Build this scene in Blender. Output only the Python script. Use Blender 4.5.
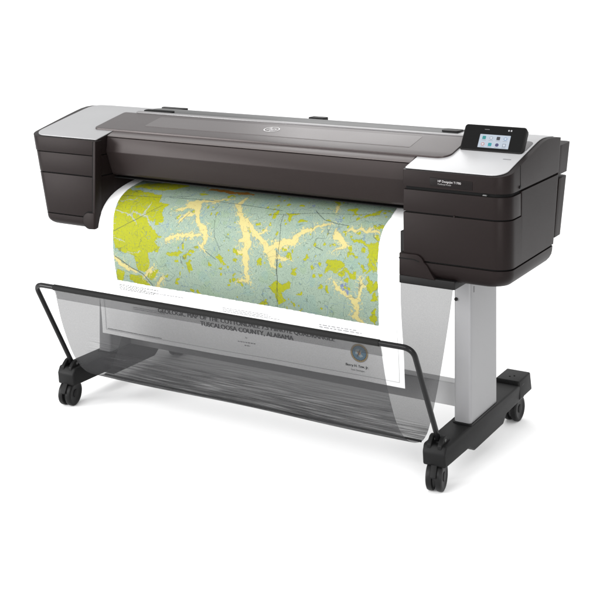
import bpy, bmesh, math, random
import numpy as np
from mathutils import Vector, Matrix
R = math.radians
random.seed(4); rng = np.random.default_rng(4)
for o in list(bpy.data.objects): bpy.data.objects.remove(o)
scene = bpy.context.scene
C = scene.collection

# ------------------------------------------------------------------ camera
cd = bpy.data.cameras.new('camera'); cam = bpy.data.objects.new('camera', cd); C.objects.link(cam)
cam.location = (2.0756, -3.2448, 1.5056)
cam.rotation_euler = (R(90), 0, 0.5215)                 # level view camera, the lens shifted down
cd.sensor_width = 36; cd.lens = 1205.3/600*36
cd.shift_y = -(300+30.3)/600; cd.shift_x = 0
cd.clip_start = .05; cd.clip_end = 2000
scene.camera = cam
# ------------------------------------------------------------------ white studio light
w = bpy.data.worlds.new('World'); scene.world = w; w.use_nodes = True
nt = w.node_tree; nt.nodes.clear()
out = nt.nodes.new('ShaderNodeOutputWorld'); bg = nt.nodes.new('ShaderNodeBackground')
tc = nt.nodes.new('ShaderNodeTexCoord'); sep = nt.nodes.new('ShaderNodeSeparateXYZ'); rp = nt.nodes.new('ShaderNodeValToRGB')
nt.links.new(tc.outputs['Generated'], sep.inputs[0]); nt.links.new(sep.outputs['Z'], rp.inputs[0])
rp.color_ramp.elements[0].position = 0.0; rp.color_ramp.elements[0].color = (.50,.50,.50,1)
rp.color_ramp.elements[1].position = .75; rp.color_ramp.elements[1].color = (1,1,1,1)
e = rp.color_ramp.elements.new(.32); e.color = (.66,.66,.66,1)
nt.links.new(rp.outputs[0], bg.inputs[0]); bg.inputs[1].default_value = 1.44
nt.links.new(bg.outputs[0], out.inputs[0])
def added_softbox(loc, target, sx, sy, power):  # unseen area lamps, added only for the light they give
    l = bpy.data.lights.new('added_softbox', 'AREA'); l.shape = 'RECTANGLE'; l.size = sx; l.size_y = sy; l.energy = power
    o = bpy.data.objects.new('added_softbox', l); C.objects.link(o); o.location = loc
    o.rotation_euler = (Vector(target)-Vector(loc)).to_track_quat('-Z', 'Y').to_euler()
added_softbox((-.95, 2.7, 2.65), (.1, .2, .95), 1.5, .9, 15)      # behind and above: sheen on the lid
added_softbox((3.2, .6, 1.9), (.9, .3, .75), 1.0, 1.2, 1)         # from the right, added for the side face
added_softbox((-3.6, -3.6, 1.1), (-.6, 0, .5), 1.8, 1.8, 215)     # upright softbox, front left: added to lighten the left housing
added_softbox((-.8, -5.2, 3.2), (0, -.2, .3), 3.0, 2.0, 215)      # large front light added to lift the shade on the floor
added_softbox((3.5, -3.7, 1.2), (.5, 0, 0), 1.6, 1.6, 95)           # low front right, added to fill the floor shade
scene.view_settings.view_transform = 'Standard'; scene.view_settings.look = 'None'
scene.view_settings.exposure = .15; scene.view_settings.gamma = 1
scene.render.film_transparent = False
scene.cycles.use_denoising = True
scene.cycles.max_bounces = 12; scene.cycles.transparent_max_bounces = 24
# ------------------------------------------------------------------ materials
def lin(c): return tuple(((v/255+.055)/1.055)**2.4 if v > 10 else v/255/12.92 for v in c)
def mat(name, col, rough=.5, metal=0., spec=.5, grain=0., gscale=900, var=0., rvar=0., tint=None):
    m = bpy.data.materials.new(name); m.use_nodes = True; n = m.node_tree; b = n.nodes['Principled BSDF']
    b.inputs['Base Color'].default_value = (*col, 1); b.inputs['Roughness'].default_value = rough
    b.inputs['Metallic'].default_value = metal; b.inputs['Specular IOR Level'].default_value = spec
    if tint: b.inputs['Specular Tint'].default_value = (*tint, 1)
    tcx = n.nodes.new('ShaderNodeTexCoord')
    if grain:                                            # moulded-in texture
        t = n.nodes.new('ShaderNodeTexNoise'); t.inputs['Scale'].default_value = gscale; t.inputs['Detail'].default_value = 2
        bp = n.nodes.new('ShaderNodeBump'); bp.inputs['Strength'].default_value = grain; bp.inputs['Distance'].default_value = .0006
        n.links.new(tcx.outputs['Object'], t.inputs['Vector']); n.links.new(t.outputs['Fac'], bp.inputs['Height']); n.links.new(bp.outputs[0], b.inputs['Normal'])
    if var or rvar:
        t2 = n.nodes.new('ShaderNodeTexNoise'); t2.inputs['Scale'].default_value = 7; t2.inputs['Detail'].default_value = 5
        n.links.new(tcx.outputs['Object'], t2.inputs['Vector'])
        if var:
            mx = n.nodes.new('ShaderNodeMix'); mx.data_type = 'RGBA'
            mx.inputs[6].default_value = (*[c*(1-var) for c in col], 1); mx.inputs[7].default_value = (*[c*(1+var) for c in col], 1)
            n.links.new(t2.outputs['Fac'], mx.inputs[0]); n.links.new(mx.outputs[2], b.inputs['Base Color'])
        if rvar:
            mr = n.nodes.new('ShaderNodeMapRange'); mr.inputs[3].default_value = rough-rvar; mr.inputs[4].default_value = rough+rvar
            n.links.new(t2.outputs['Fac'], mr.inputs[0]); n.links.new(mr.outputs[0], b.inputs['Roughness'])
    return m
WARM = (1, .915, .90)
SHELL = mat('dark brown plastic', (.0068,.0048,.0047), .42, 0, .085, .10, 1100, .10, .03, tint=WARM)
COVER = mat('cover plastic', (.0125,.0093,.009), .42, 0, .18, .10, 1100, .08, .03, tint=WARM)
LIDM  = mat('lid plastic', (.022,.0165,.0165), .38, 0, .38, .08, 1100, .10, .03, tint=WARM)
BLACK = mat('black plastic', (.0045,.0042,.0042), .5, 0, .14, .10, 900, .1, .04)
GAP   = mat('gap black', (.004,.004,.004), .8, 0, .1)
FOOTM = mat('foot plastic', (.0042,.0042,.0043), .52, 0, .13, .15, 700, .12, .05)
TYRE  = mat('caster rubber', (.0042,.0042,.0043), .45, 0, .16, .1, 600, .1, .05)
SILV  = mat('silver paint', (.232,.232,.236), .38, .0, .5, .06, 1400, .05, .02)
SILV_LIT= mat('lit silver paint', (.33,.33,.335), .38, .0, .5, .06, 1400, .03, .02)  # same paint as the left skin, stronger light put into the colour
LEGM  = mat('grey leg paint', (.178,.178,.182), .42, .0, .5, .05, 1200, .04, .03)
BARM  = mat('glossy black rod', (.004,.004,.0043), .26, 0, .16, 0, 1, .1, .03)
STEEL = mat('steel', (.5,.5,.5), .3, 1.)
PAPER = mat('white paper', (.82,.82,.82), .75, 0, .2, .05, 400)
INK   = mat('black ink', (.012,.012,.013), .7, 0, .2)
INKG  = mat('grey ink', (.24,.24,.25), .7, 0, .2)
MARK  = mat('pale printed mark', (.52,.51,.51), .5, 0, .3)
GLASS = mat('screen glass', (.002,.002,.002), .16, 0, .12)
def emit(name, col, s):
    m = bpy.data.materials.new(name); m.use_nodes = True; b = m.node_tree.nodes['Principled BSDF']
    b.inputs['Base Color'].default_value = (0,0,0,1); b.inputs['Roughness'].default_value = .3
    b.inputs['Emission Color'].default_value = (*col, 1); b.inputs['Emission Strength'].default_value = s
    return m

# ------------------------------------------------------------------ mesh helpers
def finish(bm, bev=0., seg=3, ang=38):
    bmesh.ops.recalc_face_normals(bm, faces=bm.faces)
    if bev:
        es = [e for e in bm.edges if len(e.link_faces) == 2 and e.calc_face_angle(0) > R(ang)]
        bmesh.ops.bevel(bm, geom=es, offset=bev, offset_type='OFFSET', segments=seg, profile=.5, affect='EDGES', clamp_overlap=True)
    return bm
def obj(name, bm, m, parent=None, bev=0., seg=3, smooth=True, ang=38):
    finish(bm, bev, seg, ang)
    me = bpy.data.meshes.new(name); bm.to_mesh(me); bm.free()
    if smooth: me.shade_smooth(); me.set_sharp_from_angle(angle=R(34))
    for q in (m if isinstance(m, (list, tuple)) else [m]): me.materials.append(q)
    o = bpy.data.objects.new(name, me); C.objects.link(o)
    if parent: o.parent = parent
    return o
def link(name, me, parent=None):
    o = bpy.data.objects.new(name, me); C.objects.link(o); o.parent = parent; return o
def merge(dst, src):
    me = bpy.data.meshes.new('t'); src.to_mesh(me); src.free(); dst.from_mesh(me); bpy.data.meshes.remove(me)
def slab(x0, x1, y0, y1, zb, zt, r=(0,0,0,0), warp=None, extra=(), bev=0., n=8):
    """solid lofted along y: plan is a rectangle with corner radii (front-left, front-right, back-left, back-right)"""
    f = lambda q, y: q(y) if callable(q) else q
    ys = {round(y0,6), round(y1,6)}
    for rr, front in ((r[0],1),(r[1],1),(r[2],0),(r[3],0)):
        if rr:
            for i in range(n+1):
                d = rr*(1-math.cos(math.pi/2*i/n)); ys.add(round(y0+d if front else y1-d, 6))
    k = max(1, int((y1-y0)/.03))
    for i in range(1, k): ys.add(round(y0+(y1-y0)*i/k, 6))
    for q in extra: ys.add(q)
    ys = sorted(ys); q = [ys[0]]
    for y in ys[1:]:
        if y-q[-1] > .0004 or y in extra or y == ys[-1]: q.append(y)
    ys = q
    def ins(rr, d): return 0 if (not rr or d >= rr) else rr-math.sqrt(max(0, rr*rr-(rr-d)**2))
    bm = bmesh.new(); rows = []
    for y in ys:
        a = x0+max(ins(r[0], y-y0), ins(r[2], y1-y)); b = x1-max(ins(r[1], y-y0), ins(r[3], y1-y))
        z0, z1 = f(zb, y), f(zt, y)
        rows.append([bm.verts.new(p) for p in ((a,y,z0),(b,y,z0),(b,y,z1),(a,y,z1))])
    for A, B in zip(rows, rows[1:]):
        for i in range(4):
            j = (i+1) % 4; bm.faces.new((A[i], A[j], B[j], B[i]))
    bm.faces.new(rows[0][::-1]); bm.faces.new(rows[-1])
    if bev: finish(bm, bev)
    if warp:
        for v in bm.verts: v.co = Vector(warp(*v.co))
    return bm
def prism(pts, axis, a, b, bev=0.):
    """polygon extruded along an axis: pts are (y,z) for 'X', (x,z) for 'Y', (x,y) for 'Z'"""
    mk = {'X': lambda p, t: (t,p[0],p[1]), 'Y': lambda p, t: (p[0],t,p[1]), 'Z': lambda p, t: (p[0],p[1],t)}[axis]
    bm = bmesh.new(); A = [bm.verts.new(mk(p,a)) for p in pts]; B = [bm.verts.new(mk(p,b)) for p in pts]
    bm.faces.new(A); bm.faces.new(B[::-1]); n = len(pts)
    for i in range(n): bm.faces.new((A[i], A[(i+1)%n], B[(i+1)%n], B[i]))
    if bev: finish(bm, bev)
    return bm
def box(x0, x1, y0, y1, z0, z1): return prism([(x0,y0),(x1,y0),(x1,y1),(x0,y1)], 'Z', z0, z1)
def cyl(c, axis, r, h, n=32, r2=None):
    bm = bmesh.new(); bmesh.ops.create_cone(bm, cap_ends=True, segments=n, radius1=r, radius2=r if r2 is None else r2, depth=h)
    rot = {'X': Matrix.Rotation(R(90),4,'Y'), 'Y': Matrix.Rotation(R(-90),4,'X'), 'Z': Matrix.Identity(4)}[axis]
    bmesh.ops.transform(bm, matrix=Matrix.Translation(c) @ rot, verts=bm.verts); return bm
def tube(path, r, n=16):
    bm = bmesh.new(); rings = []; P = [Vector(p) for p in path]
    up = None
    for i, p in enumerate(P):
        t = (P[min(i+1,len(P)-1)]-P[max(i-1,0)]).normalized()
        if up is None: up = Vector((0,1,0)) if abs(t.y) < .9 else Vector((1,0,0))
        u = (up-t*up.dot(t)).normalized(); v = t.cross(u); up = u
        rings.append([bm.verts.new(p+r*(math.cos(2*math.pi*k/n)*u+math.sin(2*math.pi*k/n)*v)) for k in range(n)])
    for A, B in zip(rings, rings[1:]):
        for k in range(n): bm.faces.new((A[k], A[(k+1)%n], B[(k+1)%n], B[k]))
    bm.faces.new(rings[0]); bm.faces.new(rings[-1]); return bm
def fillet(pts, rad, n=8):
    P = [Vector(p) for p in pts]; out = [P[0]]
    for i in range(1, len(P)-1):
        a = (P[i-1]-P[i]); b = (P[i+1]-P[i]); d = min(rad, a.length*.45, b.length*.45)
        p0 = P[i]+a.normalized()*d; p1 = P[i]+b.normalized()*d
        for k in range(n+1):
            t = k/n; out.append((1-t)**2*p0+2*t*(1-t)*P[i]+t*t*p1)
    out.append(P[-1]); return out
def text2d(s, bold=0.):
    cu = bpy.data.curves.new('t', 'FONT'); cu.body = s; cu.size = 1; cu.offset = bold; cu.resolution_u = 3
    o = bpy.data.objects.new('t', cu); C.objects.link(o)
    dg = bpy.context.evaluated_depsgraph_get(); me = o.evaluated_get(dg).to_mesh()
    v = [(p.co.x, p.co.y) for p in me.vertices]; fc = [tuple(p.vertices) for p in me.polygons]
    o.evaluated_get(dg).to_mesh_clear(); bpy.data.objects.remove(o); bpy.data.curves.remove(cu)
    xs = [p[0] for p in v]; x0, x1 = min(xs), max(xs)
    return [((x-x0)/(x1-x0), y/(x1-x0)) for x, y in v], fc
def flat(name, verts, faces, m, parent):
    me = bpy.data.meshes.new(name); me.from_pydata([tuple(v) for v in verts], [], faces); me.materials.append(m)
    return link(name, me, parent)

# ------------------------------------------------------------------ the setting
fl = obj('floor', box(-150, 150, -150, 150, -.5, 0), mat('white floor', (.93,.93,.93), .9, 0, .1), smooth=False); fl['kind'] = 'structure'

# ------------------------------------------------------------------ the printer
root = bpy.data.objects.new('wide_format_printer', None); C.objects.link(root)
root['label'] = 'dark grey-brown wide format printer on a silver legged stand with black mesh basket'
root['category'] = 'printer'
PY = [-.1,0,.1,.2,.3,.335,.38,.47,.55,.7]; PZ = [.896,.9175,.9395,.961,.9815,.9865,.986,.977,.967,.95]
def prof(y):                                              # crowned top of the whole machine
    return float(np.interp(y, PY, PZ))
_g = np.linspace(-.1,.7,161); _h = np.convolve(np.pad([prof(y) for y in _g], 4, mode='edge'), np.ones(9)/9, 'valid'); _h[:24] = [prof(y) for y in _g[:24]]
def prof(y): return float(np.interp(y, _g, _h))
def off(d): return lambda y: prof(y)+d
def back_slant(x, y, z):                                  # rear edge leans forward going down
    k = max(0, (y-.25)/.25); return (x, y+k*(z-.96)*.26, z)
def left_warp(x, y, z):
    x, y, z = back_slant(x, y, z)
    k = max(0, (-.60-x)/.308); return (x+k*.066*(.92-z)/.27, y, z)

# --- left and right end housings: shells round a black core, so the gaps between them are real
def housing(x0, x1, warp, rr, side):
    rf = (.05,.004) if side < 0 else (.004,.05)
    rb = (.045,.004) if side < 0 else (.004,.03)
    yb = .43 if side < 0 else .50
    ydr = .11
    out_x0, out_x1 = (x0,x1)
    low = slab(x0, x1, 0, yb, .652, lambda y: .789 if y < ydr+.0005 else .861, rf+rb, warp, (ydr, ydr+.001), 0)
    h = obj('end_housing', low, SHELL, root, .0035)
    core = slab(x0+.007, x1-.007, .007, yb-.007, .645, .90, tuple(max(.001,q-.006) for q in rf+rb), warp)
    obj('inner_core', core, GAP, h)
    dr = slab(x0, x1, 0, ydr-.005,   .7935, (.862 if side < 0 else .857), rf+(.002,.002), warp)
    obj('ink_drawer', dr, SHELL, h, .0035)
    up = slab(x0, x1, -.002, yb, .8675, off(-.002), rf+rb, warp, (), 0)
    zl = .8655 if side < 0 else .8675
    for v in up.verts:
        if v.co.z < .8685: v.co.z = zl
    obj('upper_shell', up, SHELL, h, .007 if side < 0 else .008)
    return h
hl = housing(-.908, -.600, left_warp, .05, -1)
hr = housing(.563, .890, back_slant, .05, 1)
# silver top skins (right one coloured as if lit) lie on the upper shells
obj('top_skin', slab(-.893, -.603, .008, .405, off(-.001), off(.0014), (.05,.006,.04,.01)), SILV, hl, .001)
obj('top_skin', slab(.566, .874, .006, .47, off(-.001), off(.0014), (.006,.045,.01,.02)), SILV_LIT, hr, .001)
# bottom skirts with a rounded underside
def skirt(x0, x1, y0, y1, z0, z1, warp, r, parent, rim=.03):
    bm = bmesh.new(); rings = []; n = 8
    zs = [(z1,0),(z1-.012,0)]+[(z0+(z1-.012-z0)*(1-math.sin(a)), rim*(1-math.cos(a))) for a in np.linspace(0, math.pi/2, 7)[1:]]
    for z, d in zs:
        ring = []
        rr = [max(.004, q) for q in r]
        for cx, cy, q, a0 in ((x1-d-rr[1], y0+d+rr[1], rr[1], -90),(x1-d-rr[3], y1-d-rr[3], rr[3], 0),(x0+d*(1 if r[0]>.01 else .0)+rr[2], y1-d-rr[2], rr[2], 90),(x0+d*(1 if r[0]>.01 else .0)+rr[0], y0+d+rr[0], rr[0], 180)):
            for i in range(n+1):
                a = R(a0+90*i/n); ring.append(bm.verts.new(warp(cx+q*math.cos(a), cy+q*math.sin(a), z)))
        rings.append(ring)
    for A, B in zip(rings, rings[1:]):
        for i in range(len(A)): bm.faces.new((A[i], A[(i+1)%len(A)], B[(i+1)%len(A)], B[i]))
    bm.faces.new(rings[0]); bm.faces.new(rings[-1])
    return obj('bottom_skirt', bm, SHELL, parent)
skirt(-.908, -.600, 0, .42, .610, .648, left_warp, (.05,.004,.045,.004), hl)
skirt(.563, .890, 0, .49, .592, .647, back_slant, (.004,.05,.004,.03), hr, .045)
# latch at the lower right of the left housing
def arc(cx, cz, r, a0, a1, n=12): return [(cx+r*math.cos(R(a0+(a1-a0)*i/n)), cz+r*math.sin(R(a0+(a1-a0)*i/n))) for i in range(n+1)]
obj('latch', prism([(-.6015,.613),(-.6015,.668)]+arc(-.625,.642,.026,80,250)+[(-.628,.613)], 'Y', -.006, .02), SHELL, hl, .002)
obj('latch_recess', prism(arc(-.624,.641,.031,75,265)+[(-.602,.612),(-.602,.672)], 'Y', -.0015, .01), GAP, hl)
# trim strip on the left housing's inner corner
obj('corner_trim', prism([(-.610,.615),(-.6085,.914),(-.5975,.916),(-.5985,.615)], 'Y', -.0045, .03), SHELL, hl, .002)
obj('trim_groove', prism([(-.6135,.652),(-.612,.9125),(-.6085,.9125),(-.610,.652)], 'Y', -.0025, .01), GAP, hl)
# curved lower cover and underside of the right housing
obj('lower_cover', prism([(.5525,.603),(.5525,.669),(.603,.669)]+[(.603+.03*math.sin(a), .669-.028*(1-math.cos(a))) for a in np.linspace(.2,1.3,8)]+[(.642,.64),(.653,.622),(.668,.600)], 'Y', -.006, .05), SHELL, hr, .003)
obj('cover_groove', prism([(.552,.655),(.600,.655),(.617,.650),(.617,.6475),(.600,.652),(.552,.652)], 'Y', -.0068, .0), GAP, hr)
obj('underside_rail', box(.5505, .728, -.002, .30, .578, .603), BLACK, hr, .003)
obj('side_bracket', prism([(.03,.61),(.03,.725),(.05,.725),(.075,.69),(.075,.61)], 'X', .540, .5615), BLACK, hr, .002)
# side details: upright seam and catch on the upper shell, stepped rear module
obj('side_seam', box(.8885, .8906, .1000, .1022, .872, .938), GAP, hr)
obj('side_catch', prism([(.088,.873),(.106,.873),(.103,.880),(.092,.880)], 'X', .886, .893), BLACK, hr, .001)
obj('front_glint', prism([(.812,.8595),(.826,.8595),(.824,.8635),(.814,.8635)], 'Y', -.0015, .012), mat('glint grey', (.06,.06,.06), .5), hr, .001)  # small grey chip standing in for a glint of light
obj('drawer_notch', cyl((.726,-.0008,.7915), 'Y', .0028, .004, 12), SHELL, hr)
obj('rear_module', slab(.60, .883, .515, .615, .664, .842, (0,0,0,.02), back_slant), SHELL, hr, .004)
obj('rear_module', slab(.60, .883, .495, .615, .855, .946, (0,0,0,.02), back_slant), SHELL, hr, .004)
obj('rear_module', slab(-.885, -.60, .44, .55, .664, .93, (0,0,.02,0), left_warp), SHELL, hl, .004)
# name plate
obj('name_plate', prism([(.650,.8745),(.783,.8715),(.783,.8965),(.650,.8995)], 'Y', -.0032, .004), mat('name plate plastic', (.0055,.0042,.0042), .38, 0, .075), hr, .001)
def front_text(s, x0, x1, z, y, name, m, parent, bold=0.):
    v, fc = text2d(s, bold); k = x1-x0
    return flat(name, [(x0+a*k, y, z+b*k-.022*a*k) for a, b in v], fc, m, parent)
front_text('HP DesignJet T1700', .676, .748, .8880, -.0042, 'name_text', mat('name print', (.30,.29,.29), .5), hr)
front_text('PostScript Printer', .676, .718, .8805, -.0042, 'name_text', mat('small name print', (.17,.165,.165), .5), hr)

# --- centre body, lid and rear
bodyp = [(.34,.60),(.34,.93),(.13,.925),(.0655,.925),(.0605,.9225),(.054,.8735),(.088,.796),(.094,.789),(.115,.782),(.320,.780),(.320,.60)]
bm = prism(bodyp, 'X', -.5985, .5615)
fc_ = obj('front_cover', bm, COVER, root, .0018, 3, True, 25)
fc_.data.set_sharp_from_angle(angle=R(14))
obj('cover_rim', prism([(.13,.9255),(.13,.938),(.0925,.9395),(.0615,.9285),(.060,.9255)], 'X', -.598, .561), mat('cover rim sheen', (.062,.054,.053), .36, 0, .5, .08, 1100, .06, .03, tint=WARM), fc_, .0012)  # front bevel of the cover, base lightened to imitate reflected sheen
obj('output_slot', box(-.5980, .561, .10, .3195, .7765, .7795), GAP, root)
obj('platen', prism([(.13,.70),(.11,.713),(.12,.7185),(.319,.7185),(.319,.60),(.21,.60)], 'X', -.598, .561), BLACK, root, .002)
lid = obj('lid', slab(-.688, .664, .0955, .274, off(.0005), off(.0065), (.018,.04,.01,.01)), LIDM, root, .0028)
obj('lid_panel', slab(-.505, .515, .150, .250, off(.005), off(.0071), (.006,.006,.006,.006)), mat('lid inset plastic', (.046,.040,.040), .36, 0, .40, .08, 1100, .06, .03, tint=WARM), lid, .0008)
obj('lid_gap', slab(-.5970, .5600, .0935, .2, lambda y: .93, off(.0003)), GAP, root)
obj('lid_hinge', slab(-.64, .642, .279, .293, off(0), off(.0085), (.004,.004,.004,.004)), mat('hinge strip', (.12,.115,.117), .34, 0, .5, .05, 900, .1, .04), root, .003)
obj('rear_tray', slab(-.615, .605, .298, .462, off(-.02), lambda y: prof(y)+.001+.004*math.sin(math.pi*min(1, max(0,(y-.298)/.16))), (.02,.01,.03,.02)), mat('rear tray plastic', (.022,.023,.0225), .45, 0, .45, .08, 900, .12, .04), root, .004)
obj('rear_tray_grip', slab(-.005, .055, .435, .472, .96, .9890), BLACK, root, .003)
obj('rear_tray_grip', slab(-.655, -.545, .435, .472, .965, .9855, (.03,.03,0,0)), BLACK, root, .003)
obj('tray_slot', slab(-.628, -.50, .302, .33, off(.001), off(.0065), (.012,.012,.01,.01)), GAP, root, .001)
obj('tray_slot', slab(.545, .606, .325, .37, off(.001), off(.0075), (.01,.01,.01,.01)), BLACK, root, .001)
# round two-letter emblem on the lid: ring and slanted letters
def on_lid(x, y, d=.0078): return (x, y, prof(y)+d)
ex, ey, er = -.018, .209, .029
vv = []; ff = []; N = 48
for i in range(N):
    a = 2*math.pi*i/N
    vv += [on_lid(ex+er*math.cos(a), ey+er*.8*math.sin(a)), on_lid(ex+er*.88*math.cos(a), ey+er*.8*.88*math.sin(a))]
for i in range(N): j = (i+1) % N; ff.append((2*i, 2*j, 2*j+1, 2*i+1))
emb = flat('emblem', vv, ff, MARK, lid)
tv, tf = text2d('hp', 0)
flat('emblem_letters', [on_lid(ex-.0165+a*.031+.30*(b*.031), ey-.0095+b*.037) for a, b in tv], tf, MARK, lid)

# --- touch screen leaning back on the right housing
th = R(36)
def scr(x, t, d=0.):                                      # x across, t up the tilted face, d out of the face
    return (x,   .180+t*math.sin(th)-d*math.cos(th), .9615+t*math.cos(th)+d*math.sin(th))
def panel(x0, x1, t0, t1, d0, d1, rad, n=6):
    pts = []
    for cx, ct, a0 in ((x1-rad,t0+rad,-90),(x1-rad,t1-rad,0),(x0+rad,t1-rad,90),(x0+rad,t0+rad,180)):
        for i in range(n+1): a = R(a0+90*i/n); pts.append((cx+rad*math.cos(a), ct+rad*math.sin(a)))
    bm = bmesh.new(); A = [bm.verts.new(scr(x,t,d0)) for x, t in pts]; B = [bm.verts.new(scr(x,t,d1)) for x, t in pts]
    bm.faces.new(A); bm.faces.new(B)
    for i in range(len(A)): j = (i+1) % len(A); bm.faces.new((A[i],A[j],B[j],B[i]))
    return bm
sx0, sx1 = .668, .866
ts = obj('touch_screen', panel(sx0, sx1, -.004, .087, -.022, 0, .010), BLACK, root, .0035)
obj('screen_glass', panel(sx0+.004, sx1-.004, .002, .083, -.001, .0006, .005), GLASS, ts)
dx0, dx1 = sx0+.056, sx0+.153
obj('display', panel(dx0, dx1, .009, .054, 0, .0010, .0008, 2), emit('lit display', (.50,.57,.66), .9), ts)
cols = [[(20,140,140),(150,160,175),(40,40,50),(120,150,185)],[(190,120,110),(20,150,160),(60,60,110),(140,150,165)]]
for r_ in range(2):
    for c_ in range(4):
        cx = dx0+(dx1-dx0)*(.15+.233*c_); ct = .0425-.0222*r_
        ic = obj('icon', panel(cx-.0055, cx+.0055, ct-.0056, ct+.0056, .0005, .0014, .0050 if (r_+c_) % 2 else .002, 5), emit('icon %d%d' % (r_,c_), lin(cols[r_][c_]), .9), ts)
        if cols[r_][c_][0] > 110: obj('icon', panel(cx-.0033, cx+.0033, ct-.0034, ct+.0034, .0010, .0018, .0015, 4), emit('icon fill', (.62,.67,.74), .9), ts)
        obj('icon_caption', panel(cx-.007, cx+.007, ct-.0092, ct-.0082, .0005, .0013, .0004, 2), emit('caption', (.28,.30,.34), .8), ts)
for k in (.141, .149): obj('status_mark', panel(sx0+k, sx0+k+.0045, .0685, .074, .0003, .0012, .0015, 3), emit('status', (.6,.6,.62), .8), ts)
obj('status_mark', panel(sx0+.066, sx0+.082, .070, .0715, .0003, .0012, .0006, 2), emit('status dim', (.25,.25,.26), .7), ts)
obj('screen_foot', slab(.70, .84, .222, .262, off(-.002), off(.012)), BLACK, ts, .004)
obj('screen_pocket', slab(.80, .868, .205, .292, off(.0005), off(.0024), (.004,.012,.004,.02)), mat('pocket plastic', (.05,.048,.049), .4), hr, .0008)
obj('panel_mark', slab(.826, .850, .128, .133, off(.001), off(.0020)), mat('grey print', (.14,.14,.145), .5), hr)

# --- stand: legs, crossbar, feet, casters
def round_leg(x0, x1, y0, y1, z0, z1):
    return slab(x0, x1, y0, y1, z0, z1, (.009,.009,.009,.009))
for xc in (-.677, .692):
    lg = obj('stand_leg', round_leg(xc-.0275, xc+.0275, .144, .365, .136, .605), LEGM, root, .0015)
    obj('leg_screw', cyl((xc-.0195,.1425,.512), 'Y', .0052, .006, 16), BLACK, lg)
    obj('leg_slot', box(xc+.026, xc+.0282, .166, .172, .533, .551), mat('leg slot', (.06,.06,.062), .5), lg)
    obj('leg_collar', slab(xc-.031, xc+.031, .138, .371, .1385, .1432, (.01,.01,.01,.01)), FOOTM, lg, .001)
obj('crossbar', slab(-.649, .664, .255, .30,   .143, .216), mat('lightened crossbar paint', (.50,.50,.505), .45, 0, .4, .05, 1200, .04), root, .004)  # leg grey made lighter to offset the shade under the printer
def dup(o, parent):
    c = o.copy(); C.objects.link(c); c.parent = parent
    for ch in list(o.children): dup(ch, c)
    return c
foot = bpy.data.objects.new('stand_foot', None)
side = [(-.052,.078),(-.058,.118),(-.046,.139),(.60,.139),(.60,.086),(.43,.083),(.40,.060),(.16,.060),(.115,.082)]
fm = prism([(y,z) for y,z in side], 'X', -.043, .043, .006)
for v in fm.verts:                                        # nose narrows towards the front
    if v.co.y < .02: v.co.x *= 1-.20*(.02-v.co.y)/.08
foot = obj('stand_foot', fm, FOOTM, root); foot.location = (.685,0,0)
cap = prism([(-.046,.545),(.046,.545),(.046,.665),(-.046,.665)], 'Z', .092, .151)
for v in cap.verts:
    if v.co.z > .12: v.co.x *= .90; v.co.y = .605+(v.co.y-.605)*.93
obj('end_cap', cap, FOOTM, foot, .005)
for y in (.585,.597): obj('cap_screw', cyl((-.004+.012*(y>.59), y, .1513), 'Z', .003, .002, 12), GAP, foot)
for x in (-.0165,.0165):
    obj('rod_bracket', prism([(-.052,.125),(-.052,.140),(-.044,.149)]+[(-.022+.019*math.cos(R(a)), .146+.015*math.sin(R(a))) for a in range(150,-1,-25)]+[(.016,.139),(.016,.125)], 'X', x-.0065, x+.0065), FOOTM, foot, .002)
obj('bracket_pin', cyl((0,-.022,.148), 'X', .0045, .047, 16), mat('dark pin', (.05,.05,.05), .4), foot)
def lathe_x(prof_, n=40):
    bm = bmesh.new(); rings = []
    for x, r in prof_: rings.append([bm.verts.new((x, r*math.cos(2*math.pi*i/n), r*math.sin(2*math.pi*i/n))) for i in range(n)])
    for A, B in zip(rings, rings[1:]):
        for i in range(n): bm.faces.new((A[i], A[(i+1)%n], B[(i+1)%n], B[i]))
    bm.faces.new(rings[0]); bm.faces.new(rings[-1]); return bm
WR = .0425
wheelp = [(-.009,.012),(-.009,.029),(-.010,.031),(-.010,.036),(-.008,WR-.001),(-.004,WR),(.004,WR),(.0075,WR-.0015),(.010,.036),(.010,.031),(.0085,.028),(.0075,.012)]
def make_caster():
    hood = prism([(-.010,.048)]+[(.004+.0405*math.cos(R(a)), .0425+.0405*math.sin(R(a))) for a in range(150,-21,-10)]+[(.012,.03)], 'X', -.0045, .0045)
    c = obj('caster', hood, FOOTM, root, .0015)
    obj('caster_stem', cyl((0,.004,.082), 'Z', .012, .028, 20), FOOTM, c)
    for sx in (-1, 1):
        wh = obj('caster_wheel', lathe_x(wheelp if sx > 0 else [(-x,r) for x,r in wheelp][::-1]), TYRE, c)
        wh.location = (sx*.0145, 0, WR)
        obj('wheel_hub', cyl((sx*.0080,0,0), 'X', .0135, .0028, 24), FOOTM, wh, .001)
    obj('brake_lever', prism([(-.036,.058),(-.046,.050),(-.048,.054),(-.030,.084),(-.022,.082)], 'X', -.009, .009), FOOTM, c, .0015)
    return c
cas = make_caster(); cas.location = (.681, -.024, 0); cas.rotation_euler = (0,0,R(9))
for x, y, a in ((-.694,-.022,8),(.687,.607,-4),(-.690,.607,12)):
    k = dup(cas, root); k.location = (x,y,0); k.rotation_euler = (0,0,R(a))
f2 = dup(foot, root); f2.location = (-.686,0,0)

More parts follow.
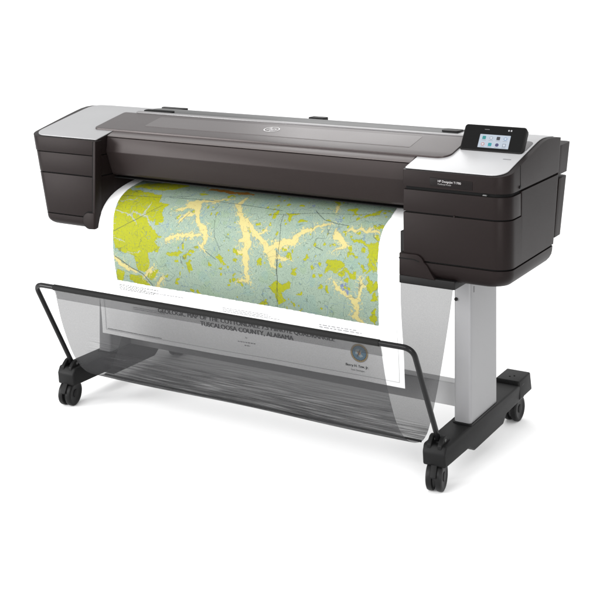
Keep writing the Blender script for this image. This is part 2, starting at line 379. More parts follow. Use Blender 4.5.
# --- basket: bent rod, fabric sling, sleeve
rod = fillet([(-.686,-.022,.147),(-.690,-.204,.459),(.688,-.204,.459),(.685,-.022,.147)], .035, 10)
fr = obj('basket_rod', tube(rod, .0082, 16), BARM, root)
SL = [(-.204,.4575),(-.192,.415),(-.172,.345),(-.142,.27),(-.105,.200),(-.060,.148),(-.012,.118),(.035,.103),(.065,.104),(.095,.125),(.135,.185),(.180,.275),(.222,.375),(.255,.465),(.278,.545),(.285,.585)]
def spline(pts, n):
    pts = np.array(pts, float); tt = np.linspace(0, len(pts)-1, n); i = np.clip(tt.astype(int), 0, len(pts)-2); f = (tt-i)[:,None]
    g = lambda k: pts[np.clip(k, 0, len(pts)-1)]
    a, b, c, d = g(i-1), g(i), g(i+1), g(i+2)
    return .5*(2*b+(c-a)*f+(2*a-5*b+4*c-d)*f**2+(3*b-a-3*c+d)*f**3)
def fabric(name, rough_dens, ramp, streak):
    m = bpy.data.materials.new(name); m.use_nodes = True; n = m.node_tree; n.nodes.clear()
    o = n.nodes.new('ShaderNodeOutputMaterial'); mix = n.nodes.new('ShaderNodeMixShader'); tr = n.nodes.new('ShaderNodeBsdfTransparent'); df = n.nodes.new('ShaderNodeBsdfDiffuse')
    df.inputs[0].default_value = (.035,.035,.036,1)
    at = n.nodes.new('ShaderNodeAttribute'); at.attribute_name = 'along'
    cr = n.nodes.new('ShaderNodeValToRGB'); cr.color_ramp.interpolation = 'LINEAR'
    els = cr.color_ramp.elements
    els[0].position, els[1].position = ramp[0][0], ramp[-1][0]
    els[0].color = (*[ramp[0][1]]*3,1); els[1].color = (*[ramp[-1][1]]*3,1)
    for p, v in ramp[1:-1]: q = els.new(p); q.color = (v,v,v,1)
    n.links.new(at.outputs['Fac'], cr.inputs[0])
    g = n.nodes.new('ShaderNodeTexCoord'); mp = n.nodes.new('ShaderNodeMapping'); mp.inputs['Scale'].default_value = (1.5, 55, 42)
    ns = n.nodes.new('ShaderNodeTexNoise'); ns.inputs['Scale'].default_value = 1.6; ns.inputs['Detail'].default_value = 6; ns.inputs['Distortion'].default_value = 2.4
    n.links.new(g.outputs['Object'], mp.inputs[0]); n.links.new(mp.outputs[0], ns.inputs['Vector'])
    # fine weave
    wv = n.nodes.new('ShaderNodeTexNoise'); wv.inputs['Scale'].default_value = 420; wv.inputs['Detail'].default_value = 1
    n.links.new(g.outputs['Object'], wv.inputs['Vector'])
    def math_(op, a, b):
        q = n.nodes.new('ShaderNodeMath'); q.operation = op
        for i, v in enumerate((a,b)):
            if isinstance(v, (int,float)): q.inputs[i].default_value = v
            else: n.links.new(v, q.inputs[i])
        return q.outputs[0]
    sg = n.nodes.new('ShaderNodeAttribute'); sg.attribute_name = 'streaky'
    s1 = math_('MULTIPLY', math_('MULTIPLY', math_('SUBTRACT', ns.outputs['Fac'], .5), streak), sg.outputs['Fac'])
    s2 = math_('MULTIPLY', math_('SUBTRACT', wv.outputs['Fac'], .5), .10)
    d = math_('ADD', math_('ADD', cr.outputs[0], s1), s2)
    q = n.nodes.new('ShaderNodeClamp'); n.links.new(d, q.inputs[0])
    n.links.new(q.outputs[0], mix.inputs[0]); n.links.new(tr.outputs[0], mix.inputs[1]); n.links.new(df.outputs[0], mix.inputs[2]); n.links.new(mix.outputs[0], o.inputs[0])
    return m
def ribbon(name, pts, xl, xr, m, parent, nx=60, d=0.):
    n = len(pts); V = []; F = []; al = []; st = []
    sarc = np.concatenate([[0], np.cumsum(np.linalg.norm(np.diff(pts,axis=0),axis=1))])/SLEN_
    tan = np.gradient(pts, axis=0); nor = np.stack([tan[:,1], -tan[:,0]], 1); nor /= np.linalg.norm(nor,axis=1)[:,None]
    for j in range(n):
        t = sarc[j]; a = np.interp(t, *xl); b = np.interp(t, *xr)
        for i in range(nx+1):
            k = i/nx; x = a+(b-a)*k
            sag = .004*math.sin(k*9.4)*math.sin(min(1,t)*math.pi)
            y, z = pts[j]+nor[j]*(sag*.5+d)
            V.append((x,y,z)); al.append(t); st.append(float(np.interp(t,[.15,.23,.47,.53],[0,1,1,0])*np.interp(x,[-.53,-.40],[0,1])))
    for j in range(n-1):
        for i in range(nx): F.append((j*(nx+1)+i, j*(nx+1)+i+1, (j+1)*(nx+1)+i+1, (j+1)*(nx+1)+i))
    me = bpy.data.meshes.new(name); me.from_pydata(V, [], F); me.materials.append(m); me.shade_smooth()
    for nm, q in (('along',al),('streaky',st)):
        A = me.attributes.new(nm, 'FLOAT', 'POINT'); A.data.foreach_set('value', q)
    return link(name, me, parent)
SP = spline(SL, 140)
SLEN_ = np.linalg.norm(np.diff(SP,axis=0),axis=1).sum()
XL = ([0,.02,.3,.5,1],[-.612,-.606,-.600,-.600,-.604]); XR = ([0,.3,.5,.75,1],[.588,.594,.604,.608,.612])
FAB = fabric('black mesh fabric', 0, [(0,.70),(.22,.70),(.30,.70),(.40,.72),(.50,.72),(.53,.68),(.62,.645),(1,.635)], 1.9)
sl = ribbon('basket_mesh', SP, XL, XR, FAB, root)
hem = SP[(SP[:,1] > .414) & (SP[:,0] < 0)]
ribbon('hem', hem, XL, XR, fabric('doubled hem fabric', 0, [(0,.52),(1,.52)], .3), sl, 60, -.004)
obj('sleeve', tube([(x,-.204,.459) for x in np.linspace(-.607,.585,30)], .0096, 16), mat('sleeve fabric', (.006,.006,.006), .7, 0, .15, .2, 500, .15), sl)
fold = [(np.interp(t,*XL)*0+x, *(SP[np.argmin(SP[:,1])]-np.array([0,.001]))) for t, x in [(.45,x) for x in np.linspace(-.598,.600,30)]]
obj('bottom_seam', tube(fold, .0035, 8), mat('seam fabric', (.012,.012,.012), .8, 0, .2), sl)

# ------------------------------------------------------------------ the printed map coming out of the slot
# paper surface: u = X (m), s = distance in metres along the sheet from its hidden upper end
UL,UR=-.600,.532
PROF=np.array([(.315,.768),(.25,.7635),(.18,.753),(.12,.7355),(.075,.710),(.042,.672),(.026,.625),(.019,.56),(.020,.49),(.030,.41),(.043,.33),(.052,.235),(.058,.19)])
def _prof():
    t=np.arange(len(PROF)); tt=np.linspace(0,len(PROF)-1,1200)
    # catmull-rom
    i=np.clip(tt.astype(int),0,len(PROF)-2); f=(tt-i)[:,None]
    g=lambda k: PROF[np.clip(k,0,len(PROF)-1)]
    a,b,c,d=g(i-1),g(i),g(i+1),g(i+2)
    P=.5*(2*b+(c-a)*f+(2*a-5*b+4*c-d)*f**2+(3*b-a-3*c+d)*f**3)
    s=np.concatenate([[0],np.cumsum(np.linalg.norm(np.diff(P,axis=0),axis=1))])
    return s,P
S_,P_=_prof(); S_=S_-S_[-1]+0.80899; SLEN=S_[-1]
def surf(u,s):
    y=np.interp(s,S_,P_[:,0]); z=np.interp(s,S_,P_[:,1])
    k=(u-UL)/(UR-UL)                      # the right side hangs a little further back and higher
    w=np.clip((.36-y)/.3,0,1)
    y=y+(-.014+.045*k)*w
    z=z+(-.010+.022*k)
    y=y+(.0022*np.sin(u*8.3+.6)+.0012*np.sin(u*19+s*9))*np.clip((.70-z)/.15,0,1)   # faint waviness
    return np.stack([u+0*y,y,z],-1)

def psurf(u, s, d=0.):
    u = np.asarray(u, float); s = np.asarray(s, float)
    P = surf(u, s); e = 1e-3
    T = surf(u, s+e)-surf(u, s-e); X = surf(u+e, s)-surf(u-e, s)
    N = np.cross(T, X); N /= np.linalg.norm(N, axis=-1)[...,None]
    N *= np.where(N[...,1:2] > 0, -1, 1)
    N = np.where((P[...,2:3] > .70) & (N[...,2:3] < 0) , -N, N)
    return P+d*N
def send(u): return .7415+.033*(u-UL)/(UR-UL)
nu, ns_ = 90, 150
UU, TT = np.meshgrid(np.linspace(UL,UR,nu+1), np.linspace(0,1,ns_+1)); SS = S_[0]+.002+TT*(send(UU)-S_[0]-.002)
P = psurf(UU, SS).reshape(-1,3)
F = [(j*(nu+1)+i, j*(nu+1)+i+1, (j+1)*(nu+1)+i+1, (j+1)*(nu+1)+i) for j in range(ns_) for i in range(nu)]
me = bpy.data.meshes.new('map_sheet'); me.from_pydata(P.tolist(), [], F); me.materials.append(PAPER); me.shade_smooth()
sheet = link('map_sheet', me)
sheet['label'] = 'large printed geologic map in green and yellow hanging out of the printer into the basket'
sheet['category'] = 'map'
RIVERS = [[(-0.264,0.257,0.0116),(-0.234,0.246,0.0107),(-0.224,0.283,0.0074),(-0.199,0.319,0.0068),(-0.168,0.349,0.0074),(-0.159,0.367,0.0081),(-0.17,0.387,0.0048),(-0.165,0.411,0.0016)],[(-0.261,0.37,0.0027),(-0.223,0.363,0.0029),(-0.185,0.359,0.0035)],[(-0.292,0.278,0.0023),(-0.239,0.266,0.0031)],[(-0.267,0.304,0.0016),(-0.252,0.295,0.0023),(-0.223,0.291,0.0027)],[(-0.248,0.24,0.0031),(-0.189,0.228,0.0027),(-0.133,0.211,0.0016)],[(-0.075,0.199,0.0039),(-0.083,0.242,0.0058),(-0.043,0.292,0.0062),(-0.021,0.337,0.0078),(-0.006,0.373,0.0081),(-0.007,0.421,0.0074),(-0.004,0.463,0.0062)],[(-0.005,0.394,0.007),(-0.005,0.437,0.007),(-0.01,0.458,0.0054),(-0.002,0.484,0.0039),(0.006,0.502,0.0012)],[(-0.037,0.292,0.0043),(0.011,0.334,0.0058),(0.041,0.359,0.0062),(0.08,0.387,0.0078),(0.094,0.407,0.0058),(0.09,0.433,0.0023)],[(0.08,0.382,0.007),(0.114,0.37,0.0078)],[(0.014,0.348,0.0048),(0.04,0.337,0.0027),(0.058,0.317,0.0016)],[(-0.033,0.37,0.0031),(-0.008,0.363,0.0039)],[(-0.036,0.4,0.0016),(-0.008,0.4,0.0023)],[(0.074,0.385,0.0097),(0.114,0.368,0.0066),(0.161,0.356,0.0066),(0.173,0.34,0.0054),(0.186,0.322,0.0047),(0.21,0.31,0.0031),(0.241,0.299,0.0025),(0.27,0.288,0.001)],[(0.08,0.382,0.0097),(0.086,0.407,0.0085),(0.091,0.428,0.0039),(0.1,0.442,0.0012)],[(0.094,0.408,0.0027),(0.117,0.407,0.0019),(0.148,0.408,0.0006)],[(0.068,0.388,0.0062),(0.091,0.398,0.0054),(0.099,0.415,0.0031),(0.097,0.425,0.0012)],[(0.099,0.406,0.0031),(0.135,0.409,0.0019),(0.147,0.409,0.0008)],[(0.262,0.206,0.0043),(0.273,0.229,0.0019)],[(0.301,0.304,0.0016),(0.309,0.32,0.0039),(0.326,0.332,0.0054),(0.338,0.352,0.0047),(0.328,0.361,0.0019),(0.306,0.368,0.0006)],[(0.341,0.303,0.0027),(0.368,0.298,0.0035),(0.412,0.294,0.0019)],[(0.341,0.303,0.0031),(0.379,0.297,0.0031),(0.413,0.299,0.0019),(0.445,0.3,0.001)],[(0.299,0.319,0.0019),(0.323,0.341,0.0027)],[(0.305,0.463,0.0012),(0.33,0.487,0.0031),(0.364,0.507,0.0031),(0.387,0.517,0.0027)],[(0.398,0.446,0.0016),(0.4,0.479,0.0031),(0.39,0.506,0.0019)],[(0.33,0.487,0.0031),(0.358,0.502,0.0039),(0.378,0.513,0.0058),(0.383,0.534,0.0054),(0.378,0.561,0.005),(0.385,0.576,0.0047),(0.399,0.583,0.0031)],[(0.4,0.479,0.0023),(0.394,0.503,0.0031),(0.383,0.52,0.0039)],[(-0.312,0.39,0.0023),(-0.293,0.376,0.0043),(-0.261,0.368,0.0043),(-0.217,0.361,0.0027)],[(-0.302,0.284,0.0016),(-0.281,0.275,0.0031),(-0.251,0.27,0.0031)],[(-0.273,0.321,0.0012),(-0.26,0.304,0.0027),(-0.239,0.294,0.0035)],[(-0.522,0.465,0.0023),(-0.499,0.482,0.0058),(-0.47,0.494,0.0043),(-0.44,0.503,0.0019)],[(-0.398,0.516,0.0035),(-0.381,0.502,0.0047),(-0.362,0.483,0.0019)],[(-0.346,0.55,0.0047),(-0.334,0.523,0.0031),(-0.326,0.505,0.0012)],[(-0.315,0.39,0.0019),(-0.292,0.382,0.0027)],[(0.308,0.464,0.0016),(0.319,0.478,0.0035),(0.333,0.492,0.0027)],[(0.402,0.459,0.0019),(0.399,0.485,0.0027)],[(-0.034,0.493,0.0016),(-0.003,0.493,0.0039),(0.004,0.478,0.0019)]]
PALE = [[(-0.552,0.301,0.0019),(-0.516,0.309,0.0023),(-0.477,0.319,0.0027),(-0.471,0.301,0.0019),(-0.447,0.31,0.0031),(-0.417,0.309,0.0031),(-0.417,0.26,0.001)],[(-0.478,0.317,0.0023),(-0.458,0.333,0.0023),(-0.437,0.352,0.0008)],[(-0.413,0.309,0.0023),(-0.394,0.331,0.0023),(-0.375,0.355,0.0027)],[(-0.541,0.265,0.0016),(-0.51,0.256,0.0023),(-0.481,0.253,0.0012)],[(-0.528,0.401,0.0012),(-0.504,0.401,0.0019),(-0.482,0.408,0.0016)],[(-0.417,0.293,0.0019),(-0.417,0.268,0.0016)],[(-0.47,0.446,0.0016),(-0.439,0.441,0.0016),(-0.419,0.436,0.001)]]
OLIVE = [[(-0.554,0.2),(-0.485,0.203),(-0.405,0.217),(-0.382,0.253),(-0.345,0.262),(-0.355,0.288),(-0.34,0.33),(-0.36,0.345),(-0.384,0.327),(-0.392,0.348),(-0.363,0.364),(-0.337,0.379),(-0.359,0.397),(-0.337,0.418),(-0.374,0.425),(-0.397,0.439),(-0.38,0.471),(-0.387,0.5),(-0.425,0.498),(-0.442,0.455),(-0.47,0.449),(-0.523,0.437),(-0.533,0.395),(-0.542,0.34),(-0.547,0.291),(-0.56,0.236)],[(-0.551,0.182),(-0.53,0.143),(-0.366,0.103),(-0.342,0.137),(-0.362,0.149),(-0.374,0.172),(-0.426,0.186),(-0.462,0.186)],[(-0.532,0.416),(-0.496,0.423),(-0.461,0.434),(-0.439,0.46),(-0.425,0.49),(-0.404,0.487),(-0.38,0.476),(-0.383,0.438),(-0.369,0.432),(-0.34,0.431),(-0.358,0.403),(-0.366,0.393),(-0.532,0.406)],[(-0.515,0.506),(-0.486,0.508),(-0.495,0.539),(-0.516,0.544)],[(-0.472,0.518),(-0.42,0.518),(-0.399,0.525),(-0.372,0.547),(-0.422,0.544),(-0.467,0.538)],[(-0.315,0.431),(-0.282,0.426),(-0.247,0.419),(-0.262,0.435),(-0.292,0.443)],[(-0.236,0.452),(-0.213,0.445),(-0.211,0.491),(-0.223,0.484)],[(-0.339,0.483),(-0.349,0.51),(-0.368,0.529),(-0.388,0.518),(-0.366,0.495)],[(-0.253,0.501),(-0.265,0.53),(-0.281,0.53),(-0.27,0.511)],[(-0.322,0.501),(-0.298,0.502),(-0.313,0.516)],[(-0.243,0.436),(-0.221,0.415),(-0.196,0.408),(-0.217,0.423),(-0.236,0.444)],[(-0.233,0.449),(-0.216,0.445),(-0.205,0.476),(-0.23,0.478)],[(-0.114,0.419),(-0.098,0.413),(-0.089,0.439),(-0.103,0.445)],[(0.039,0.416),(0.051,0.413),(0.053,0.434),(0.04,0.438)],[(0.095,0.255),(0.152,0.254),(0.148,0.265),(0.132,0.27),(0.142,0.288),(0.131,0.296),(0.117,0.271)],[(0.355,0.324),(0.376,0.328),(0.402,0.338),(0.423,0.337),(0.425,0.347),(0.397,0.346),(0.372,0.336)],[(0.355,0.322),(0.374,0.328),(0.413,0.344),(0.406,0.349),(0.373,0.338)],[(0.413,0.34),(0.434,0.332),(0.452,0.335),(0.459,0.374),(0.455,0.401),(0.432,0.426),(0.418,0.433),(0.428,0.411),(0.417,0.402),(0.43,0.391),(0.418,0.372),(0.424,0.362)],[(0.411,0.282),(0.455,0.271),(0.454,0.29),(0.416,0.289)],[(0.403,0.21),(0.421,0.197),(0.424,0.233),(0.361,0.248),(0.388,0.228)],[(0.437,0.312),(0.451,0.309),(0.457,0.331),(0.444,0.327)],[(0.282,0.404),(0.317,0.404),(0.338,0.412),(0.318,0.422),(0.321,0.437),(0.301,0.436),(0.28,0.423)],[(0.321,0.437),(0.347,0.419),(0.358,0.425),(0.382,0.43),(0.382,0.443),(0.365,0.447),(0.356,0.435)],[(0.435,0.453),(0.454,0.449),(0.455,0.466),(0.443,0.466)],[(0.438,0.491),(0.457,0.484),(0.459,0.509),(0.434,0.512)],[(0.073,0.501),(0.112,0.478),(0.126,0.488),(0.151,0.478),(0.155,0.498),(0.116,0.521),(0.141,0.541),(0.103,0.561),(0.095,0.523)],[(0.419,0.357),(0.45,0.354),(0.459,0.413),(0.443,0.425),(0.446,0.385),(0.424,0.382)],[(0.427,0.467),(0.454,0.453),(0.454,0.479),(0.434,0.486)],[(0.427,0.545),(0.451,0.536),(0.448,0.584),(0.433,0.576)],[(0.284,0.404),(0.311,0.392),(0.346,0.404),(0.324,0.434),(0.301,0.428)],[(-0.061,0.399),(-0.011,0.395),(-0.017,0.408),(-0.054,0.411)],[(0.17,0.518),(0.2,0.51),(0.197,0.519)],[(0.039,0.56),(0.063,0.549),(0.068,0.562),(0.044,0.571)]]
BLOBS = [(-0.053,0.433,0.0047),(0.046,0.424,0.0062),(-0.22,0.467,0.0085),(-0.081,0.355,0.0039),(-0.172,0.263,0.0047),(-0.165,0.291,0.0047),(0.058,0.224,0.0078),(0.051,0.271,0.0054),(-0.103,0.462,0.007),(0.058,0.224,0.007),(0.141,0.217,0.0058),(0.126,0.277,0.0062),(0.269,0.35,0.0054),(0.301,0.35,0.0047),(0.363,0.372,0.007),(0.168,0.439,0.0078),(0.203,0.407,0.0058),(0.228,0.428,0.0058),(0.26,0.415,0.007),(0.26,0.451,0.007),(0.286,0.427,0.0085),(0.303,0.411,0.0078),(0.329,0.415,0.0097),(0.336,0.435,0.0085),(0.37,0.439,0.0078),(0.261,0.484,0.007),(0.397,0.397,0.0039),(0.422,0.364,0.0058),(0.094,0.502,0.0109),(0.141,0.494,0.0058),(0.243,0.39,0.0031),(0.277,0.323,0.0031),(0.348,0.389,0.0031),(0.163,0.385,0.0039),(0.36,0.373,0.0062),(0.397,0.397,0.0039),(0.298,0.35,0.0047),(0.446,0.501,0.0085),(-0.104,0.424,0.007),(-0.09,0.439,0.0047),(-0.049,0.489,0.007),(-0.073,0.513,0.0039),(-0.041,0.554,0.0054),(0.053,0.556,0.0078),(0.046,0.421,0.0062),(0.277,0.436,0.0054),(0.341,0.414,0.007),(0.261,0.479,0.0054),(0.26,0.448,0.0039),(0.353,0.428,0.0047),(0.23,0.43,0.0039),(0.446,0.537,0.0047)]
ORANGE = [[(-0.243,0.147,0.0016),(-0.204,0.151,0.005),(-0.165,0.16,0.0047),(-0.119,0.159,0.0035),(-0.075,0.166,0.0008)]]
BLUE = [(0.297,0.267,0.0109),(0.295,0.248,0.0058),(0.181,0.206,0.007),(0.345,0.477,0.0109),(0.355,0.49,0.0078),(0.342,0.478,0.0054),(0.342,0.475,0.0054)]
LINES = [[(-0.363,0.228,0.001),(-0.223,0.225,0.001),(-0.055,0.236,0.001),(0.083,0.248,0.001)],[(-0.53,0.375,0.001),(-0.44,0.326,0.0008),(-0.365,0.269,0.0008)],[(-0.558,0.238,0.001),(-0.415,0.233,0.0008),(-0.287,0.21,0.0008)],[(-0.522,0.46,0.0016),(-0.453,0.493,0.0014),(-0.405,0.51,0.0014),(-0.369,0.545,0.0014)],[(0.2,0.234,0.001),(0.249,0.272,0.001),(0.3,0.283,0.001),(0.335,0.286,0.0008)],[(0.098,0.266,0.0008),(0.112,0.352,0.0008),(0.108,0.415,0.0008),(0.107,0.517,0.0008)],[(0.104,0.385,0.0008),(0.107,0.479,0.0008),(0.101,0.589,0.0008)],[(-0.142,0.307,0.0006),(-0.131,0.362,0.0006),(-0.105,0.403,0.0006)],[(-0.161,0.41,0.0008),(-0.122,0.434,0.0008)],[(0.044,0.271,0.0008),(0.209,0.246,0.0008),(0.39,0.233,0.0006)],[(0.238,0.363,0.001),(0.266,0.372,0.001)],[(-0.28,0.341,0.0006),(-0.243,0.284,0.0006)]]
BOUND = [(-.556,.04)]+[(-0.561,0.203),(-0.553,0.276),(-0.536,0.367),(-0.531,0.44),(-0.518,0.543),(-0.184,0.556),(0.148,0.572),(0.456,0.587),(0.461,0.504),(0.457,0.413),(0.455,0.348),(0.454,0.29),(0.463,0.238)]+[(.452,.04)]

def vnoise(x, y, f, seed):
    r = np.random.default_rng(seed); T = r.random((256,256)); x = x*f+50; y = y*f+50
    xi = np.floor(x).astype(int); yi = np.floor(y).astype(int); a = x-xi; b = y-yi; a = a*a*(3-2*a); b = b*b*(3-2*b)
    g = lambda i, j: T[(xi+i)%256, (yi+j)%256]
    return (g(0,0)*(1-a)+g(1,0)*a)*(1-b)+(g(0,1)*(1-a)+g(1,1)*a)*b
def inside(px, py, poly):
    c = np.zeros(px.shape, bool); n = len(poly)
    for i in range(n):
        x0, y0 = poly[i]; x1, y1 = poly[(i+1)%n]
        if y0 == y1: continue
        c ^= ((y0 > py) != (y1 > py)) & (px < (x1-x0)*(py-y0)/(y1-y0)+x0)
    return c
def stroke(px, py, pl):
    """signed distance to a line of changing half width"""
    d = np.full(px.shape, 9.)
    for (x0,y0,w0),(x1,y1,w1) in zip(pl, pl[1:]):
        L = (x1-x0)**2+(y1-y0)**2+1e-12
        t = np.clip(((px-x0)*(x1-x0)+(py-y0)*(y1-y0))/L, 0, 1)
        d = np.minimum(d, np.hypot(px-x0-t*(x1-x0), py-y0-t*(y1-y0))-(w0+(w1-w0)*t))
    return d
STEP = .00125
us = np.arange(-.60,.475,STEP); ss = np.arange(.03,.592,STEP)
gu, gs = np.meshgrid(us, ss)
n1 = lambda f, k: vnoise(gu, gs, f, k)-.5
wu = gu+.012*n1(60,1)+.006*n1(150,2)+.003*n1(340,9); ws = gs+.012*n1(60,3)+.006*n1(150,4)+.003*n1(340,10)
K = .36
def ink(rgb): return np.array(lin(rgb))*K
col = np.empty(gu.shape+(3,)); col[:] = ink((185,208,187))
def paint(mask, rgb, a=1.): col[mask] = col[mask]*(1-a)+ink(rgb)*a
paint(n1(25,5)+.5*n1(60,6) > .22, (178,205,172), .6); paint(n1(30,7) < -.27, (168,202,190), .45)
OL = (203,208,12)
om = np.zeros(gu.shape, bool)
for p in OLIVE: om |= inside(wu, ws, p)
for x, y, r in BLOBS: om |= (np.hypot(wu-x, (ws-y)*1.1) < r*(1+.5*n1(90,11)))
sc = (n1(42,12)+.6*n1(110,13)) ; om |= (sc > np.where(gu > .1, .40, .43)) & (gu > -.30)
edge = om ^ (np.roll(om,1,0) & np.roll(om,1,1) & om)
paint(om, OL); paint(om & (n1(200,14) > .32), (180,188,26), .6); paint(edge & om, (150,150,45), .55)
for p in ORANGE: paint(stroke(wu, ws, p) < .006, (206,138,40))
for p in PALE: paint(stroke(wu, ws, p) < 0, (205,214,196), .9)
CR = (250,236,160)
rv = np.full(gu.shape, 9.)
for p in RIVERS: rv = np.minimum(rv, stroke(wu, ws, p)-.0014)
twig = (np.abs(n1(75,30)+.4*n1(170,31)) < .050*(1-np.clip(rv/.024,0,1))) & (rv < .024); rv = np.where(twig, np.minimum(rv,-.0005), rv)
paint((rv < .0022) & (rv >= 0), (196,180,120), .55); paint(rv < 0, CR); paint((rv < -.002) & (n1(260,15) > .30), (232,205,140), .6)
for x, y, r in BLUE: paint((np.hypot(wu-x, ws-y) < r) & (n1(300,16) > .05), (128,140,205), .75)
# contour and drainage lines
hgt = n1(24,17)+.45*n1(60,18)+.10*n1(130,19)
ph = np.abs(((hgt*13) % 1)-.5)
paint((ph < .085) & (rv > .003), (105,125,110), .5)
rd = np.abs(n1(16,20)+.4*n1(48,21)); paint((rd < .007), (90,100,100), .55)
st = np.abs(n1(20,22)+.45*n1(70,23)+.1); paint((st < .012) & (rv > 0), (130,160,190), .6)
dots = (vnoise(gu,gs,480,24) > .965); paint(dots, (45,45,50), .75)
for p in LINES: paint(stroke(gu+.004*n1(40,25), gs, p) < .0002, (70,80,75), .75)
msk = inside(gu, gs, BOUND)
idx = -np.ones(gu.shape, int)
fm = msk[:-1,:-1] & msk[1:,:-1] & msk[:-1,1:] & msk[1:,1:]
use = np.zeros(gu.shape, bool); use[:-1,:-1] |= fm; use[1:,:-1] |= fm; use[:-1,1:] |= fm; use[1:,1:] |= fm
idx[use] = np.arange(use.sum())
jj, ii = np.nonzero(fm)
quads = np.stack([idx[jj,ii], idx[jj,ii+1], idx[jj+1,ii+1], idx[jj+1,ii]], 1)
me = bpy.data.meshes.new('map_print'); V = psurf(gu[use], gs[use], .0006)
me.from_pydata(V.tolist(), [], quads.tolist()); me.shade_smooth()
A = me.color_attributes.new('ink', 'FLOAT_COLOR', 'POINT')
A.data.foreach_set('color', np.concatenate([col[use], np.ones((use.sum(),1))], 1).astype(np.float32).ravel())
pm = bpy.data.materials.new('printed map inks'); pm.use_nodes = True; n = pm.node_tree; b = n.nodes['Principled BSDF']
at = n.nodes.new('ShaderNodeAttribute'); at.attribute_name = 'ink'; n.links.new(at.outputs['Color'], b.inputs['Base Color'])
b.inputs['Roughness'].default_value = .7; b.inputs['Specular IOR Level'].default_value = .2
me.materials.append(pm); link('map_print', me, sheet)
def sheet_text(name, s, u0, u1, s0, m=INK, bold=0, slope=.028, d=.0009, yk=1.):
    v, fc = text2d(s); k = u1-u0; v = np.array(v); V = []; F = []
    for q in range(bold+1):                               # heavier type: struck again a hair to the side
        e = (q-bold/2)*.0011
        V += psurf(u0+v[:,0]*k+e, s0-v[:,1]*k*yk+slope*v[:,0]*k+.3*abs(e), d+.00012*q).tolist()
        F += [tuple(i+q*len(v) for i in f) for f in fc]
    return flat(name, V, F, m, sheet)
sheet_text('map_title', 'GEOLOGIC MAP OF THE COTTONDALE 7.5 MINUTE QUADRANGLE', -.356, .300, .638, INK, 2)
sheet_text('map_subtitle', 'TUSCALOOSA COUNTY, ALABAMA', -.192, .152, .664, INK, 2)
sheet_text('map_caption', 'by', -.0235, -.0165, .688, INK)
sheet_text('seal_caption', 'Berry H. Tew, Jr.', .335, .412, .7285, INK, 1)
sheet_text('seal_caption', 'State Geologist', .352, .398, .7415, INK)
def dashes(name, u0, u1, s0, rows, pitch, h, m, slope=.028, seed=0, wmax=.012):
    r = random.Random(seed); V = []; Fc = []
    for k in range(rows):
        u = u0; e = u1-(r.random()*.35*(u1-u0) if rows > 1 else 0)
        while u < e:
            wd = r.uniform(.3,1)*wmax; a, b = u, min(u+wd, e)
            q = s0+k*pitch
            V += psurf([a,b,b,a], [q+slope*(a-u0), q+slope*(b-u0), q+h+slope*(b-u0), q+h+slope*(a-u0)], .0009).tolist()
            i = len(V)-4; Fc.append((i,i+1,i+2,i+3)); u = b+wmax*.22
    return flat(name, V, Fc, m, sheet)
dashes('fine_print', -.51, -.34, .556, 4, .0052, .0022, mat('dark grey ink', (.09,.09,.095), .7, 0, .2), seed=1)
dashes('fine_print', -.37, -.25, .571, 1, .006, .002, INKG, seed=2)
dashes('fine_print', -.577, -.35, .722, 1, .006, .0022, INK, seed=3, wmax=.006)
dashes('fine_print', -.46, -.31, .6315, 2, .006, .0022, INKG, seed=8, wmax=.007)
dashes('fine_print', -.052, .012, .6995, 1, .006, .003, INKG, seed=4, wmax=.009)
dashes('fine_print', -.028, -.008, .7105, 1, .006, .003, INKG, seed=5, wmax=.009)
dashes('scale_bar', -.10, .13, .592, 3, .0055, .0016, INKG, seed=6, wmax=.014)
dashes('scale_bar', .25, .40, .606, 2, .007, .0026, INKG, seed=7, wmax=.02)
def rule(name, pts, wd, m):
    V = []; Fc = []
    for (a,b) in zip(pts, pts[1:]):
        for k in range(12):
            p = np.array(a)+(np.array(b)-np.array(a))*k/12; q = np.array(a)+(np.array(b)-np.array(a))*(k+1)/12
            t = (q-p)/np.linalg.norm(q-p); nn = np.array([-t[1],t[0]])*wd/2
            V += psurf([p[0]-nn[0],q[0]-nn[0],q[0]+nn[0],p[0]+nn[0]],[p[1]-nn[1],q[1]-nn[1],q[1]+nn[1],p[1]+nn[1]], .0009).tolist()
            i = len(V)-4; Fc.append((i,i+1,i+2,i+3))
    return flat(name, V, Fc, m, sheet)
rule('neat_line', [(-.583,.46),(-.583,.727),(.515,.758),(.515,.44)], .0010, INKG)
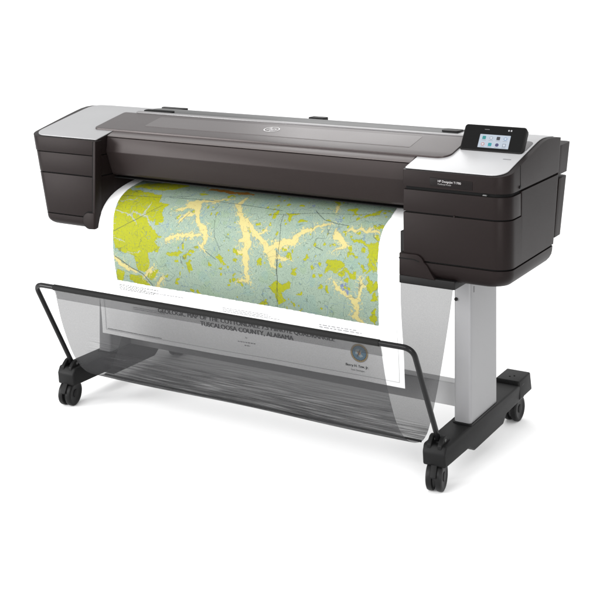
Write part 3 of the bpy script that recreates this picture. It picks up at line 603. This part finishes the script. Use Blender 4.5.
for u0, s0 in ((-.535,.35),(-.532,.39),(-.53,.44),(.462,.36),(.462,.41),(.461,.47),(.46,.53)):
    rule('grid_tick', [(u0-.004,s0),(u0+.008,s0+.0004)], .0012, INKG)
rule('corner_tick', [(-.515,.5385),(-.545,.565)], .0008, INKG); rule('corner_tick', [(.462,.585),(.492,.612)], .0008, INKG)
# round state seal: rings of ink
def disc(name, u0, s0, r0, r1, m, d, parent, n=40):
    V = []; Fc = []
    us_ = []; ss_ = []
    for i in range(n):
        a = 2*math.pi*i/n
        us_ += [u0+r1*math.cos(a), u0+r0*math.cos(a)]; ss_ += [s0+r1*math.sin(a), s0+r0*math.sin(a)]
    V = psurf(us_, ss_, d).tolist()
    for i in range(n): j = (i+1) % n; Fc.append((2*i,2*j,2*j+1,2*i+1))
    return flat(name, V, Fc, m, parent)
su, sv = .3829, .6835
seal = disc('seal', su, sv, .0002, .0300, mat('seal gold', (.42,.28,.06), .7), .0009, sheet)
disc('seal_ring', su, sv, .0002, .0225, mat('seal blue', (.06,.18,.28), .7), .0012, seal)
disc('seal_ring', su, sv, .0225, .0240, INK, .0012, seal)
disc('seal_ring', su, sv, .0284, .0300, INKG, .0012, seal)
def seal_patch(pts, m, d):
    flat('seal_patch', psurf([su+p[0] for p in pts], [sv+p[1] for p in pts], d).tolist(), [tuple(range(len(pts)))], m, seal)
seal_patch([(-.012,-.010),(-.002,-.015),(.010,-.008),(.004,.000),(.013,.010),(.002,.014),(-.006,.005),(-.014,.004)], mat('seal pale', (.34,.42,.44), .7), .0014)
seal_patch([(-.008,-.004),(.002,-.008),(.006,.002),(-.002,.009)], mat('seal rust', (.36,.18,.06), .7), .0016)
seal_patch([(.002,-.012),(.005,-.011),(-.006,.013),(-.009,.012)], mat('seal dark', (.02,.03,.04), .7), .0018)
for k in range(24):
    a = 2*math.pi*k/24; c, s_ = math.cos(a), math.sin(a)
    seal_patch([(.0238*c-.001*s_,.0238*s_+.001*c),(.0238*c+.001*s_,.0238*s_-.001*c),(.0258*c+.001*s_,.0258*s_-.001*c),(.0258*c-.001*s_,.0258*s_+.001*c)], INK, .0012)
